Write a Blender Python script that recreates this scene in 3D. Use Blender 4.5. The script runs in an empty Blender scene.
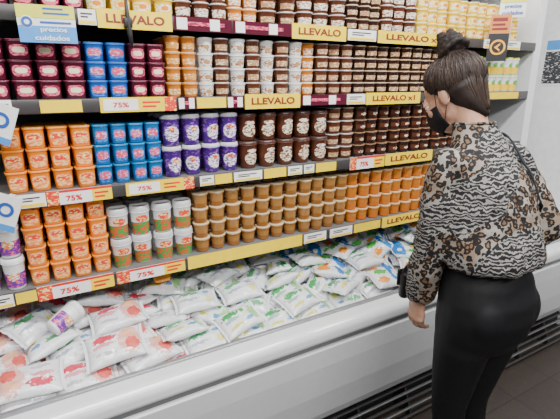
import bpy, bmesh, math, random
from mathutils import Vector, Matrix, Euler, noise
from mathutils.bvhtree import BVHTree
R = math.radians
scene = bpy.context.scene
C = scene.collection
random.seed(7)
F = 420.0; PITCH = R(16.9); YAW = R(29.4); CAMZ = 1.6
sP, cP, sY, cY = math.sin(PITCH), math.cos(PITCH), math.sin(YAW), math.cos(YAW)

def x_at(px, Y, Z):
    k = (px - 280) / F; up = Z - CAMZ
    return (Y * sY + k * (Y * cY * cP - up * sP)) / (cY - k * sY * cP)

ORD = ['zeroth','first','second','third','fourth','fifth','sixth','seventh','eighth','ninth','tenth','eleventh','twelfth',
       'thirteenth','fourteenth','fifteenth','sixteenth','seventeenth','eighteenth','nineteenth','twentieth','twenty-first',
       'twenty-second','twenty-third','twenty-fourth','twenty-fifth','twenty-sixth','twenty-seventh','twenty-eighth',
       'twenty-ninth','thirtieth','thirty-first','thirty-second','thirty-third','thirty-fourth','thirty-fifth','thirty-sixth',
       'thirty-seventh','thirty-eighth','thirty-ninth','fortieth','forty-first','forty-second','forty-third','forty-fourth','forty-fifth']

# ------------------------------------------------------------------ materials
def mat(name, col, rough=.4, metal=0, var=.05, scale=30, bump=0, trans=0, coat=0, spec=None):
    m = bpy.data.materials.new(name); m.use_nodes = True
    nt = m.node_tree; N = nt.nodes; L = nt.links
    b = N['Principled BSDF']
    tc = N.new('ShaderNodeTexCoord'); nz = N.new('ShaderNodeTexNoise'); nz.inputs['Scale'].default_value = scale
    L.new(tc.outputs['Object'], nz.inputs['Vector'])
    rp = N.new('ShaderNodeValToRGB')
    rp.color_ramp.elements[0].position = .3; rp.color_ramp.elements[1].position = .7
    rp.color_ramp.elements[0].color = tuple(max(0, c * (1 - var)) for c in col) + (1,)
    rp.color_ramp.elements[1].color = tuple(min(1, c * (1 + var)) for c in col) + (1,)
    L.new(nz.outputs['Fac'], rp.inputs['Fac']); L.new(rp.outputs['Color'], b.inputs['Base Color'])
    b.inputs['Roughness'].default_value = rough; b.inputs['Metallic'].default_value = metal
    if trans: b.inputs['Transmission Weight'].default_value = trans
    if coat: b.inputs['Coat Weight'].default_value = coat
    if spec is not None: b.inputs['Specular IOR Level'].default_value = spec
    if bump:
        bp = N.new('ShaderNodeBump'); bp.inputs['Strength'].default_value = bump; bp.inputs['Distance'].default_value = .01
        L.new(nz.outputs['Fac'], bp.inputs['Height']); L.new(bp.outputs['Normal'], b.inputs['Normal'])
    return m

M = {}
def mm(k, *a, **kw): M[k] = mat(k, *a, **kw)
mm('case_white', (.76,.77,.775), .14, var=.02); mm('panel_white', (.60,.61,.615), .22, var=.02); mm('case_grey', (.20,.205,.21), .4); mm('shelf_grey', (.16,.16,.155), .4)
mm('rail_dark', (.05,.045,.045), .35); mm('back_panel', (.035,.035,.035), .5); mm('kick_dark', (.02,.02,.021), .5)  # back panel coloured near black: the shade between shelves is put into it
mm('steel', (.45,.45,.45), .35, metal=.9); mm('trim_grey', (.34,.35,.36), .25, metal=.5); mm('wall_white', (.80,.80,.79), .7); mm('ceil', (.8,.8,.79), .8); mm('deck_white', (.34,.34,.34), .5)
mm('orange', (.90,.24,.008), .2); mm('orange_foil', (.93,.38,.06), .22); mm('orange_deep', (.60,.15,.012), .3)
mm('red', (.7,.02,.02), .4); mm('pink', (.85,.13,.2), .4); mm('maroon', (.085,.008,.022), .2)
mm('maroon_foil', (.24,.05,.09), .2); mm('blue', (.012,.10,.42), .2); mm('blue_foil', (.03,.18,.55), .2); mm('teal', (.008,.15,.40), .2); mm('teal_foil', (.02,.24,.52), .2)
mm('purple', (.075,.012,.22), .25); mm('white_p', (.84,.84,.83), .3); mm('cream', (.86,.76,.52), .4); mm('cocoa', (.115,.034,.016), .25)
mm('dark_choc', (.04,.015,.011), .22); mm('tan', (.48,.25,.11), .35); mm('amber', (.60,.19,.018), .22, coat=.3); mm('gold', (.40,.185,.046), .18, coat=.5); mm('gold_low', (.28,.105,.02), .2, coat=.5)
mm('deep', (.58,.20,.024), .22, coat=.4)
mm('tan_foil', (.70,.51,.28), .25); mm('pale_foil', (.68,.52,.31), .25); mm('yellow', (.92,.60,.02), .4); mm('yellow_tag', (.93,.66,.015), .45); mm('green', (.12,.42,.06), .4)
mm('clear_lid', (.80,.80,.80), .15, trans=.25); mm('dark_lid', (.07,.035,.03), .2); mm('text_dark', (.20,.015,.015), .5); mm('text_red', (.72,.01,.01), .5)
mm('text_blue', (.02,.10,.42), .5); mm('sky_blue', (.07,.30,.70), .4); mm('pale_blue', (.66,.78,.88), .4); mm('black', (.012,.012,.013), .5); mm('tag_white', (.88,.87,.84), .5)
mm('leggings', (.005,.005,.006), .6, bump=.04, scale=60, spec=.3); mm('skin', (.50,.27,.175), .48, var=.10, scale=45, bump=.06); mm('eye_white', (.7,.7,.68), .3); mm('iris', (.03,.015,.01), .2)
mm('nail', (.62,.34,.27), .25)
mm('mask', (.010,.010,.012), .8, bump=.1, scale=300, spec=.2); mm('leather', (.010,.009,.009), .4, spec=.3); mm('silver_foil', (.80,.77,.71), .2, metal=.25)
mm('orange_sign', (.70,.24,.03), .5); mm('strap_dark', (.022,.024,.030), .7, spec=.2); mm('lime', (.72,.70,.08), .4); mm('lime_lid', (.55,.68,.06), .4); mm('ring_orange', (.90,.42,.03), .4)

def node_math(N, L, op, a, b=None):
    n = N.new('ShaderNodeMath'); n.operation = op
    for i, v in enumerate((a, b)):
        if v is None: continue
        if isinstance(v, (int, float)): n.inputs[i].default_value = v
        else: L.new(v, n.inputs[i])
    return n.outputs[0]
def node_mix(N, L, fac, a, b):
    n = N.new('ShaderNodeMix'); n.data_type = 'RGBA'
    L.new(fac, n.inputs[0])
    for i, v in ((6, a), (7, b)):
        if isinstance(v, tuple): n.inputs[i].default_value = v + (1,)
        else: L.new(v, n.inputs[i])
    return n.outputs[2]

def printed(name, c1, c2, sx=90, sz=210, th=.52, rough=.3):
    """a printed label: fine irregular print of one ink on a ground colour, different on every copy"""
    m = bpy.data.materials.new(name); m.use_nodes = True; nt = m.node_tree; N = nt.nodes; L = nt.links; b = N['Principled BSDF']
    tc = N.new('ShaderNodeTexCoord'); mp = N.new('ShaderNodeMapping'); mp.inputs['Scale'].default_value = (sx, sx, sz)
    oi = N.new('ShaderNodeObjectInfo'); cb = N.new('ShaderNodeCombineXYZ'); k = node_math(N, L, 'MULTIPLY', oi.outputs['Random'], 40.0)
    for q in range(3): L.new(k, cb.inputs[q])
    nz = N.new('ShaderNodeTexNoise'); nz.inputs['Scale'].default_value = 1; nz.inputs['Detail'].default_value = 2
    L.new(tc.outputs['Object'], mp.inputs['Vector']); L.new(cb.outputs[0], mp.inputs['Location']); L.new(mp.outputs['Vector'], nz.inputs['Vector'])
    f = node_math(N, L, 'GREATER_THAN', nz.outputs['Fac'], th)
    L.new(node_mix(N, L, f, c1, c2), b.inputs['Base Color']); b.inputs['Roughness'].default_value = rough
    M[name] = m
printed('pr_orange', (.96,.54,.20), (.86,.20,.06)); printed('pr_pink', (.80,.14,.22), (.30,.02,.06)); printed('pr_blue', (.05,.22,.60), (.02,.06,.34))
printed('pr_pinkblue', (.70,.07,.14), (.62,.50,.70), th=.55); printed('pr_white', (.84,.83,.80), (.20,.05,.34), th=.53); printed('pr_cream', (.84,.76,.58), (.20,.07,.03), th=.52)
printed('pr_tan', (.46,.24,.11), (.80,.68,.48), th=.56); printed('pr_amber', (.74,.31,.05), (.88,.74,.50), th=.56); printed('pr_whitebrown', (.84,.80,.72), (.32,.13,.05), th=.53)
printed('pr_whiteorange', (.84,.80,.72), (.80,.26,.03), th=.5)
printed('pr_multi', (.62,.10,.03), (.07,.28,.06), 60, 90, .5); printed('pr_yellow', (.93,.62,.03), (.88,.85,.75), th=.5); printed('pr_purple', (.16,.03,.36), (.80,.15,.25), th=.55)
printed('pr_red', (.78,.05,.03), (.95,.75,.25), th=.55); printed('pr_violet', (.075,.012,.22), (.28,.12,.45), 60, 120, .58)
printed('pr_notice', (.04,.04,.045), (.75,.75,.74), 40, 160, .6)

def hair_mat():
    m = mat('hair', (.018,.0105,.008), .6, var=.45, scale=25, spec=.3); nt = m.node_tree; N = nt.nodes; L = nt.links; b = N['Principled BSDF']
    tc = N.new('ShaderNodeTexCoord'); mp = N.new('ShaderNodeMapping'); mp.inputs['Scale'].default_value = (260, 60, 40)
    nz = N.new('ShaderNodeTexNoise'); nz.inputs['Scale'].default_value = 1; bp = N.new('ShaderNodeBump'); bp.inputs['Strength'].default_value = .5; bp.inputs['Distance'].default_value = .003
    L.new(tc.outputs['Object'], mp.inputs['Vector']); L.new(mp.outputs['Vector'], nz.inputs['Vector'])
    L.new(nz.outputs['Fac'], bp.inputs['Height']); L.new(bp.outputs['Normal'], b.inputs['Normal'])
    return m
M['hair'] = hair_mat()
mm('hair_strand', (.038,.021,.014), .5, var=.5, scale=60, spec=.4)

def leopard():
    m = bpy.data.materials.new('leopard_cloth'); m.use_nodes = True; nt = m.node_tree; N = nt.nodes; L = nt.links; b = N['Principled BSDF']
    tc = N.new('ShaderNodeTexCoord'); nz = N.new('ShaderNodeTexNoise'); nz.inputs['Scale'].default_value = 48; nz.inputs['Detail'].default_value = 3
    L.new(tc.outputs['Object'], nz.inputs['Vector'])
    sc = N.new('ShaderNodeVectorMath'); sc.operation = 'SCALE'; sc.inputs['Scale'].default_value = .022
    L.new(nz.outputs['Color'], sc.inputs[0])
    ad = N.new('ShaderNodeVectorMath'); ad.operation = 'ADD'; L.new(tc.outputs['Object'], ad.inputs[0]); L.new(sc.outputs[0], ad.inputs[1])
    n3 = N.new('ShaderNodeTexNoise'); n3.inputs['Scale'].default_value = 14; L.new(tc.outputs['Object'], n3.inputs['Vector'])
    rp = N.new('ShaderNodeValToRGB'); L.new(n3.outputs['Fac'], rp.inputs['Fac'])
    rp.color_ramp.elements[0].position = .38; rp.color_ramp.elements[0].color = (.215,.15,.10,1)
    rp.color_ramp.elements[1].position = .60; rp.color_ramp.elements[1].color = (.28,.255,.225,1)
    def spots(scale, lo, hi, dark, tan, base):
        v = N.new('ShaderNodeTexVoronoi'); v.inputs['Scale'].default_value = scale; L.new(ad.outputs[0], v.inputs['Vector'])
        d = v.outputs['Distance']
        outer = node_math(N, L, 'LESS_THAN', d, hi); inner = node_math(N, L, 'LESS_THAN', d, lo)
        c = node_mix(N, L, outer, base, dark)
        return node_mix(N, L, inner, c, tan)
    big = spots(54, .27, .57, (.009,.008,.008), (.165,.088,.042), rp.outputs['Color'])
    small = spots(80, .10, .58, (.012,.011,.011), (.06,.05,.04), (.245,.23,.21))
    wv = N.new('ShaderNodeTexWave'); wv.inputs['Scale'].default_value = 28; wv.inputs['Distortion'].default_value = 8; wv.inputs['Detail'].default_value = 2; wv.inputs['Detail Scale'].default_value = 1.6
    wv.bands_direction = 'Z'; L.new(ad.outputs[0], wv.inputs['Vector'])
    zeb = node_mix(N, L, node_math(N, L, 'GREATER_THAN', wv.outputs['Fac'], .62), (.011,.010,.010), (.265,.25,.235))
    n2 = N.new('ShaderNodeTexNoise'); n2.inputs['Scale'].default_value = 6.0; n2.inputs['Detail'].default_value = 1; L.new(tc.outputs['Object'], n2.inputs['Vector'])
    col = node_mix(N, L, node_math(N, L, 'GREATER_THAN', n2.outputs['Fac'], .49), big, small)
    col = node_mix(N, L, node_math(N, L, 'GREATER_THAN', n2.outputs['Fac'], .525), col, zeb)
    L.new(col, b.inputs['Base Color']); b.inputs['Roughness'].default_value = .75; b.inputs['Specular IOR Level'].default_value = .3
    return m
M['leopard'] = leopard()

def print_mat(name, base, spots):
    m = bpy.data.materials.new(name); m.use_nodes = True; nt = m.node_tree; N = nt.nodes; L = nt.links; b = N['Principled BSDF']
    tc = N.new('ShaderNodeTexCoord'); nz = N.new('ShaderNodeTexNoise'); nz.inputs['Scale'].default_value = 120; nz.inputs['Detail'].default_value = 2
    L.new(tc.outputs['Object'], nz.inputs['Vector'])
    col = base
    for (cx, cy, rx, ry, c, na) in spots:
        s = N.new('ShaderNodeVectorMath'); s.operation = 'SUBTRACT'; L.new(tc.outputs['Object'], s.inputs[0]); s.inputs[1].default_value = (cx, cy, 0)
        k = N.new('ShaderNodeVectorMath'); k.operation = 'MULTIPLY'; L.new(s.outputs[0], k.inputs[0]); k.inputs[1].default_value = (1/rx, 1/ry, 0)
        ln = N.new('ShaderNodeVectorMath'); ln.operation = 'LENGTH'; L.new(k.outputs[0], ln.inputs[0])
        wob = node_math(N, L, 'MULTIPLY', nz.outputs['Fac'], na)
        f = node_math(N, L, 'LESS_THAN', node_math(N, L, 'ADD', ln.outputs['Value'], wob), 1 + na * .5)
        col = node_mix(N, L, f, col, c)
    L.new(col, b.inputs['Base Color']); b.inputs['Roughness'].default_value = .14; b.inputs['Coat Weight'].default_value = .5
    n2 = N.new('ShaderNodeTexNoise'); n2.inputs['Scale'].default_value = 26; n2.inputs['Detail'].default_value = 2; n2.inputs['Distortion'].default_value = .8; L.new(tc.outputs['Object'], n2.inputs['Vector'])
    bp = N.new('ShaderNodeBump'); bp.inputs['Strength'].default_value = .5; bp.inputs['Distance'].default_value = .011
    L.new(n2.outputs['Fac'], bp.inputs['Height']); L.new(bp.outputs['Normal'], b.inputs['Normal'])
    return m
W_ = (.80,.81,.825)
M['bag_fruit'] = print_mat('pouch_print_fruit', W_, [(.048,.002,.036,.054,(.82,.43,.37),.8),(.054,-.016,.022,.025,(.70,.12,.10),.9),(.045,.026,.017,.018,(.86,.44,.26),.7),
        (-.032,.028,.036,.015,(.62,.05,.09),1.8),(-.034,.002,.036,.009,(.72,.32,.36),2.0),(-.036,-.030,.028,.007,(.5,.5,.53),2.0)])
M['bag_green'] = print_mat('pouch_print_green', W_, [(.056,.0,.016,.036,(.34,.60,.24),1.1),(.020,.022,.010,.010,(.07,.38,.07),.9),(.030,-.024,.016,.008,(.10,.30,.55),1.6),
        (-.030,.026,.036,.014,(.04,.34,.09),1.9),(-.034,.002,.032,.008,(.30,.46,.40),2.1),(-.03,-.030,.028,.007,(.72,.66,.12),1.8)])
M['bag_pale'] = print_mat('pouch_print_pale', W_, [(-.024,.022,.038,.012,(.12,.40,.18),1.9),(.048,-.02,.013,.015,(.80,.72,.22),.9),(.044,.024,.016,.007,(.15,.30,.55),1.6),(-.03,-.010,.036,.007,(.42,.46,.54),2.1)])
M['bag_blue'] = print_mat('pouch_print_blue', W_, [(.050,.0,.030,.052,(.02,.22,.60),.7),(-.022,.026,.036,.017,(.08,.44,.06),1.4),(.052,.01,.011,.015,(.80,.85,.90),.5),(-.036,-.024,.030,.018,(.84,.28,.03),1.1)])

def floor_mat():
    m = bpy.data.materials.new('floor_tile'); m.use_nodes = True; nt = m.node_tree; N = nt.nodes; L = nt.links; b = N['Principled BSDF']
    tc = N.new('ShaderNodeTexCoord'); br = N.new('ShaderNodeTexBrick'); br.offset = 0
    br.inputs['Scale'].default_value = 1; br.inputs['Brick Width'].default_value = .33; br.inputs['Row Height'].default_value = .33; br.inputs['Mortar Size'].default_value = .003
    br.inputs['Color1'].default_value = (.065,.050,.042,1); br.inputs['Color2'].default_value = (.075,.058,.048,1); br.inputs['Mortar'].default_value = (.03,.027,.024,1)
    L.new(tc.outputs['Object'], br.inputs['Vector'])
    nz = N.new('ShaderNodeTexNoise'); nz.inputs['Scale'].default_value = 60; nz.inputs['Detail'].default_value = 4; L.new(tc.outputs['Object'], nz.inputs['Vector'])
    n = N.new('ShaderNodeMix'); n.data_type = 'RGBA'; n.blend_type = 'MULTIPLY'; n.inputs[0].default_value = .7
    L.new(br.outputs['Color'], n.inputs[6]); L.new(nz.outputs['Color'], n.inputs[7]); L.new(n.outputs[2], b.inputs['Base Color'])
    b.inputs['Roughness'].default_value = .35
    return m
M['floor'] = floor_mat()

# ------------------------------------------------------------------ geometry helpers
class G:
    def __init__(s): s.v = []; s.f = []; s.mi = []
    def add(s, v, f, mi=0):
        o = len(s.v); s.v += [tuple(p) for p in v]; s.f += [tuple(i + o for i in q) for q in f]; s.mi += [mi] * len(f)
        return s
    def box(s, x0, x1, y0, y1, z0, z1, mi=0, bev=0):
        bm = bmesh.new(); bmesh.ops.create_cube(bm, size=1)
        for v in bm.verts: v.co = ((x0 + x1) / 2 + v.co.x * (x1 - x0), (y0 + y1) / 2 + v.co.y * (y1 - y0), (z0 + z1) / 2 + v.co.z * (z1 - z0))
        if bev: bmesh.ops.bevel(bm, geom=bm.edges[:] , offset=bev, segments=2, affect='EDGES', profile=.5)
        bm.verts.index_update(); s.add([v.co.copy() for v in bm.verts], [[v.index for v in f.verts] for f in bm.faces], mi); bm.free(); return s
    def loft(s, rings, cap=True, mi=0):
        n = len(rings[0]); v = [p for r in rings for p in r]; f = []
        for i in range(len(rings) - 1):
            for j in range(n):
                k = (j + 1) % n; f.append((i*n+j, i*n+k, (i+1)*n+k, (i+1)*n+j))
        if cap: f.append(tuple(range(n))[::-1]); f.append(tuple(range((len(rings)-1)*n, len(rings)*n)))
        return s.add(v, f, mi)
    def ell(s, c, r, mat4=None, seg=20, rows=12, mi=0):
        c = Vector(c); rings = []
        for i in range(rows + 1):
            t = math.pi * (i + .02) / (rows + .04) - math.pi / 2; ring = []
            for j in range(seg):
                a = 2 * math.pi * j / seg
                p = c + Vector((r[0] * math.cos(t) * math.cos(a), r[1] * math.cos(t) * math.sin(a), r[2] * math.sin(t)))
                ring.append(mat4 @ p if mat4 else p)
            rings.append(ring)
        return s.loft(rings, True, mi)
    def limb(s, pts, rad, u=None, seg=14, mi=0):
        pts = [Vector(p) for p in pts]; rings = []; uu = Vector(u) if u else None
        for i, p in enumerate(pts):
            t = (pts[min(i+1, len(pts)-1)] - pts[max(i-1, 0)]).normalized()
            if uu is None: uu = t.orthogonal()
            a = (uu - t * uu.dot(t)).normalized(); b = t.cross(a); uu = a if not u else Vector(u)
            ra, rb = rad[i] if isinstance(rad[i], tuple) else (rad[i], rad[i])
            rings.append([p + a * ra * math.cos(2*math.pi*j/seg) + b * rb * math.sin(2*math.pi*j/seg) for j in range(seg)])
        return s.loft(rings, True, mi)
    def mesh(s, name, mats, smooth=True, fix=True):
        me = bpy.data.meshes.new(name); me.from_pydata(s.v, [], s.f)
        for m in (mats if isinstance(mats, (list, tuple)) else [mats]): me.materials.append(m)
        for i, p in enumerate(me.polygons): p.material_index = s.mi[i]; p.use_smooth = smooth
        if fix:
            bm = bmesh.new(); bm.from_mesh(me); bmesh.ops.recalc_face_normals(bm, faces=bm.faces); bm.to_mesh(me); bm.free()
        me.update(); return me

def obj(name, me, parent=None, loc=(0,0,0), rot=(0,0,0), scale=(1,1,1)):
    o = bpy.data.objects.new(name, me); C.objects.link(o); o.location = loc; o.rotation_euler = rot; o.scale = scale
    if parent: o.parent = parent
    return o
def tagp(o, label, cat, group=None):
    o['label'] = label; o['category'] = cat
    if group: o['group'] = group
    return o
def thing(name, label, cat, loc=(0,0,0), rot=(0,0,0), group=None):
    o = obj(name, None, None, loc, rot); o.empty_display_size = .05
    return tagp(o, label, cat, group)
def struct(name, me):
    o = obj(name, me); o['kind'] = 'structure'; return o
def catmull(pts, n=8):
    P = [Vector(p) for p in pts]; P = [P[0]] + P + [P[-1]]; out = []
    for i in range(1, len(P) - 2):
        for k in range(n):
            t = k / n; a, b, c, d = P[i-1:i+3]
            out.append(.5 * ((2*b) + (c-a)*t + (2*a-5*b+4*c-d)*t*t + (3*b-a-3*c+d)*t**3))
    return out + [P[-2]]
def remeshed(g, name, m, voxel, smooth=5):
    me = g.mesh(name + '_src', m); o = obj(name + '_tmp', me)
    r = o.modifiers.new('r', 'REMESH'); r.mode = 'VOXEL'; r.voxel_size = voxel; r.use_smooth_shade = True
    sm = o.modifiers.new('s', 'SMOOTH'); sm.factor = .5; sm.iterations = smooth
    bpy.context.view_layer.update(); dg = bpy.context.evaluated_depsgraph_get()
    out = bpy.data.meshes.new_from_object(o.evaluated_get(dg)); bpy.data.objects.remove(o); bpy.data.meshes.remove(me)
    out.name = name; out.materials.clear(); out.materials.append(m)
    for p in out.polygons: p.use_smooth = True
    return out
TXT = {}
def text_mesh(s, m):
    k = (s, m.name)
    if k in TXT: return TXT[k]
    cu = bpy.data.curves.new('lettering', 'FONT'); cu.body = s; cu.align_x = 'CENTER'; cu.align_y = 'CENTER'; cu.size = 1; cu.extrude = .01; cu.offset = .022
    o = obj('txt_tmp', cu); bpy.context.view_layer.update(); dg = bpy.context.evaluated_depsgraph_get()
    me = bpy.data.meshes.new_from_object(o.evaluated_get(dg)); bpy.data.objects.remove(o)
    me.materials.clear(); me.materials.append(m)
    xs = [v.co.x for v in me.vertices]; ys = [v.co.y for v in me.vertices]
    cx, cy = (min(xs)+max(xs))/2, (min(ys)+max(ys))/2
    for v in me.vertices: v.co.x -= cx; v.co.y -= cy
    TXT[k] = (me, max(xs) - min(xs), max(ys) - min(ys)); return TXT[k]
def put_text(s, m, parent, w, h, x=0, y=-.0025, z=0):
    me, tw, th = text_mesh(s, m)
    return obj('lettering', me, parent, (x, y, z), (R(90), 0, 0), (w / tw, h / th, .05))

# ------------------------------------------------------------------ how the pouches lie: let them drop into the well and settle
def zdeck(Y): return .60 + (Y - 1.245) * .305
def kind_at(x, row):
    e = x + random.uniform(-.1, .1) + row * .04
    if e < .38: return 'bag_fruit' if random.random() < .92 - row*.10 else 'bag_pale'
    if e < 1.08: return 'bag_green' if random.random() < .64 else 'bag_pale'
    return 'bag_blue' if random.random() < .84 else 'bag_pale'
SIZE = {'bag_fruit': (.182, .134, .054), 'bag_green': (.162, .122, .050), 'bag_pale': (.162, .122, .050), 'bag_blue': (.162, .122, .050)}
ITEMS = []
lay_rows = [(0, (1.318, 1.444, 1.570, 1.696, 1.812)), (1, (1.330, 1.456, 1.582, 1.695)), (2, (1.375, 1.50, 1.61))]
for lay, ys in lay_rows:
    for r, Y in enumerate(ys):
        x = -.42 + .07 * ((r + lay) % 2) + random.uniform(0, .04)
        while x < 2.32:
            k = kind_at(x, r)
            ITEMS.append(dict(kind=k, row=r, lay=lay, M=Matrix.LocRotScale(Vector((x, Y + random.uniform(-.012, .012), zdeck(Y) + .034 + lay * .072 + random.uniform(0, .02))),
                 Euler((R(14 + random.uniform(-8, 8)), R(-12 + random.uniform(-12, 10)), R(random.uniform(-40, 40) + (180 if random.random() < .25 else 0)))), None)))
            x += (SIZE[k][0] * (.92 if lay == 0 else (.98 if lay == 1 else 1.35))) + random.uniform(-.01, .03)
def settle(items, frames=75):
    col = bpy.data.collections.new('settle'); C.children.link(col); made = []
    def add(o, typ, shape):
        bpy.context.view_layer.objects.active = o
        bpy.ops.rigidbody.object_add(type=typ)
        rb = o.rigid_body; rb.collision_shape = shape; rb.friction = .85; rb.restitution = 0; rb.use_margin = True; rb.collision_margin = .001
        if typ == 'ACTIVE': rb.mass = .5; rb.linear_damping = .35; rb.angular_damping = .7
        made.append(o)
    bpy.ops.rigidbody.world_add(); rw = scene.rigidbody_world; rw.substeps_per_frame = 12; rw.solver_iterations = 25
    scene.frame_start = 1; scene.frame_end = frames + 5; rw.point_cache.frame_start = 1; rw.point_cache.frame_end = frames + 5
    wm = M['case_grey']
    g = G().add([(-.8,1.2,.586),(2.6,1.2,.586),(2.6,1.95,.815),(-.8,1.95,.815),(-.8,1.2,.3),(2.6,1.2,.3),(2.6,1.95,.3),(-.8,1.95,.3)], [(0,1,2,3),(7,6,5,4),(0,4,5,1),(1,5,6,2),(2,6,7,3),(3,7,4,0)])
    add(obj('tmp', g.mesh('tmp', wm)), 'PASSIVE', 'CONVEX_HULL')
    for b in ((-.8,2.6,1.15,1.248,.4,1.4), (-.8,2.6,1.895,1.95,.4,1.4), (-.8,-.54,1.1,2,.4,1.4), (2.41,2.6,1.1,2,.4,1.4)):
        add(obj('tmp', G().box(*b).mesh('tmp', wm)), 'PASSIVE', 'CONVEX_HULL')
    prox = {}
    for k, (L, W, T) in SIZE.items():
        v = []
        for zf, f in ((-.40, .55), (-.22, .82), (0, .96), (.22, .82), (.40, .55)):
            for j in range(16):
                a = 2*math.pi*j/16; c, s = math.cos(a), math.sin(a)
                v.append((math.copysign(abs(c)**.5, c)*L*.5*f, math.copysign(abs(s)**.5, s)*W*.47*f, zf*T))
        g = G(); g.loft([v[i*16:(i+1)*16] for i in range(5)]); prox[k] = g.mesh('tmp', wm)
    act = []
    for it in items:
        o = obj('tmp', prox[it['kind']]); o.matrix_world = it['M']; act.append(o)
    bpy.context.view_layer.update()
    for o in act: add(o, 'ACTIVE', 'CONVEX_HULL')
    for f in range(1, frames + 1): scene.frame_set(f)
    dg = bpy.context.evaluated_depsgraph_get()
    res = [o.evaluated_get(dg).matrix_world.copy() for o in act]
    bpy.ops.rigidbody.world_remove()
    for o in made: bpy.data.objects.remove(o)
    bpy.data.collections.remove(col); scene.frame_set(1)
    return res
try:
    res = settle(ITEMS)
    for a, it in zip(res, ITEMS):
        t = a.translation
        it['ok'] = -.6 < t.x < 2.45 and 1.24 < t.y < 1.9 and .55 < t.z < .895
        it['M'] = a
except Exception as ex:
    print('SETTLE FAILED', ex)
for it in ITEMS: it.setdefault('ok', True)

# ------------------------------------------------------------------ person (local +Y is where her body faces)
random.seed(11)
PX, PY, PROT = 1.187, .754, R(0)
per = thing('person', 'woman in leopard print blouse, black leggings and black mask facing the dairy shelves', 'person', (PX, PY, 0), (0, 0, PROT))
HM = Matrix.Translation((-.024, .188, 1.562)) @ Matrix.Rotation(R(12), 4, 'Z') @ Matrix.Rotation(R(-35), 4, 'X') @ Matrix.Scale(.985, 4)
def tring(z, cx, cy, rx, ry, n=28): return [(cx + rx*math.cos(2*math.pi*j/n), cy + ry*math.sin(2*math.pi*j/n), z) for j in range(n)]
LA = dict(sh=(-.156,.075,1.372), el=(-.180,.080,1.125), wr=(-.160,.115,.910))
RA = dict(sh=(.146,.055,1.372), el=(.205,-.050,1.14), wr=(.125,.175,1.035))
NAILS = []
def hand(g, wr, d, wd, nrm, curl=1.0):
    wr, d, wd, nrm = Vector(wr), Vector(d).normalized(), Vector(wd).normalized(), Vector(nrm).normalized()
    g.limb([wr - d*.02, wr + d*.012, wr + d*.05, wr + d*.084, wr + d*.092], [(.023,.017),(.027,.016),(.036,.014),(.036,.012),(.029,.010)], u=wd, seg=16)
    for j, ln in enumerate((.92, 1.0, .95, .76)):
        p = wr + d*(.082 - .004*abs(j-1)) + wd*(.0275 - .0190*j); pts = [p - d*.02, p]; a = 0
        g.ell(p + -nrm*.003, (.0098,.0098,.0098), seg=10, rows=6)
        for q, (L, da) in enumerate(((.040, 16), (.025, 28), (.021, 22))):
            a += R(da * curl * (1 + .12*j)); p = p + (d*math.cos(a) + nrm*math.sin(a)) * L * ln; pts.append(p)
        g.limb(pts, [.0088,.0088,.0082,.0074,.0056], seg=10)
        fd = (d*math.cos(a) + nrm*math.sin(a)); out = (d*math.sin(a) - nrm*math.cos(a))
        NAILS.append((p - fd*.003 + out*.0050, fd, out))
    b = wr + d*.022 + wd*.020; t1 = (d*.70 + wd*.52 + nrm*.35).normalized(); t2 = (d*.88 + wd*.22 + nrm*.3).normalized()
    g.limb([b - t1*.012, b + t1*.028, b + t1*.045, b + t1*.045 + t2*.026, b + t1*.045 + t2*.037], [.0125,.0125,.0100,.0090,.0065], seg=10)
g = G()
g.loft([tring(*a) for a in ((.80,0,-.005,.145,.102),(.88,0,-.018,.160,.120),(.95,0,-.01,.155,.112),(1.04,0,.010,.134,.098),(1.12,0,.022,.124,.090),(1.20,0,.042,.132,.096),(1.27,0,.056,.138,.102),(1.33,0,.060,.140,.088),(1.375,0,.072,.116,.064),(1.42,-.004,.085,.074,.052),(1.45,-.008,.10,.050,.050))])
nk = HM @ Vector((0, -.025, -.05))
g.limb([(0,.08,1.40),(-.008,.110,1.46), nk], [.053,.048,.048], seg=18)
for A in (LA, RA):
    s, e, w = (Vector(A[k]) for k in ('sh','el','wr'))
    g.limb([s + Vector((-.02 if s.x > 0 else .02, 0, 0)), s.lerp(e,.3), e, e.lerp(w,.3), e.lerp(w,.75), w], [.034,.036,.033,.034,.028,.022])
hand(g, LA['wr'], (.03,.14,-1), (.1,1,.14), (1,.0,0))
hand(g, RA['wr'], (-.8,.25,-.45), (-.2,.55,.8), (-.5,-.7,-.3), 1.5)
for s in (-1, 1):
    g.limb([(s*.078,-.01,.90),(s*.076,-.008,.78),(s*.066,.012,.60),(s*.057,.022,.46),(s*.056,.0,.36),(s*.056,-.018,.24),(s*.058,-.02,.09),(s*.058,-.02,.05)], [.078,.080,.062,.050,.051,.044,.034,.036], seg=18)
    g.limb([(s*.058,-.05,.045),(s*.062,.03,.04),(s*.070,.13,.03)], [(.034,.03),(.040,.032),(.034,.022)], u=(1,0,0))
def he(c, r, **k): g.ell(c, r, HM, **k)
he((0,-.015,.03), (.073,.094,.080)); he((0,.025,-.025), (.061,.064,.080)); he((0,.040,-.078), (.044,.046,.034)); he((0,.02,-.05), (.056,.055,.05))
he((0,.078,.022), (.046,.014,.011)); he((0,.083,-.062), (.022,.012,.007)); he((0,.083,-.072), (.020,.012,.007))
for s in (-1, 1):
    he((s*.074,-.006,-.010), (.008,.017,.029)); he((s*.073,-.001,-.030), (.006,.009,.010)); he((s*.036,.062,-.028), (.022,.022,.018))
    he((s*.031,.0795,.007), (.017,.0115,.0065)); he((s*.031,.0765,-.011), (.016,.010,.006))
g.limb([HM @ Vector(p) for p in ((0,.084,.012),(0,.096,-.008),(0,.108,-.028),(0,.094,-.038))], [.007,.008,.012,.010], seg=12)
obj('body', remeshed(g, 'body', M['skin'], .0040, 3), per)
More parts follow.
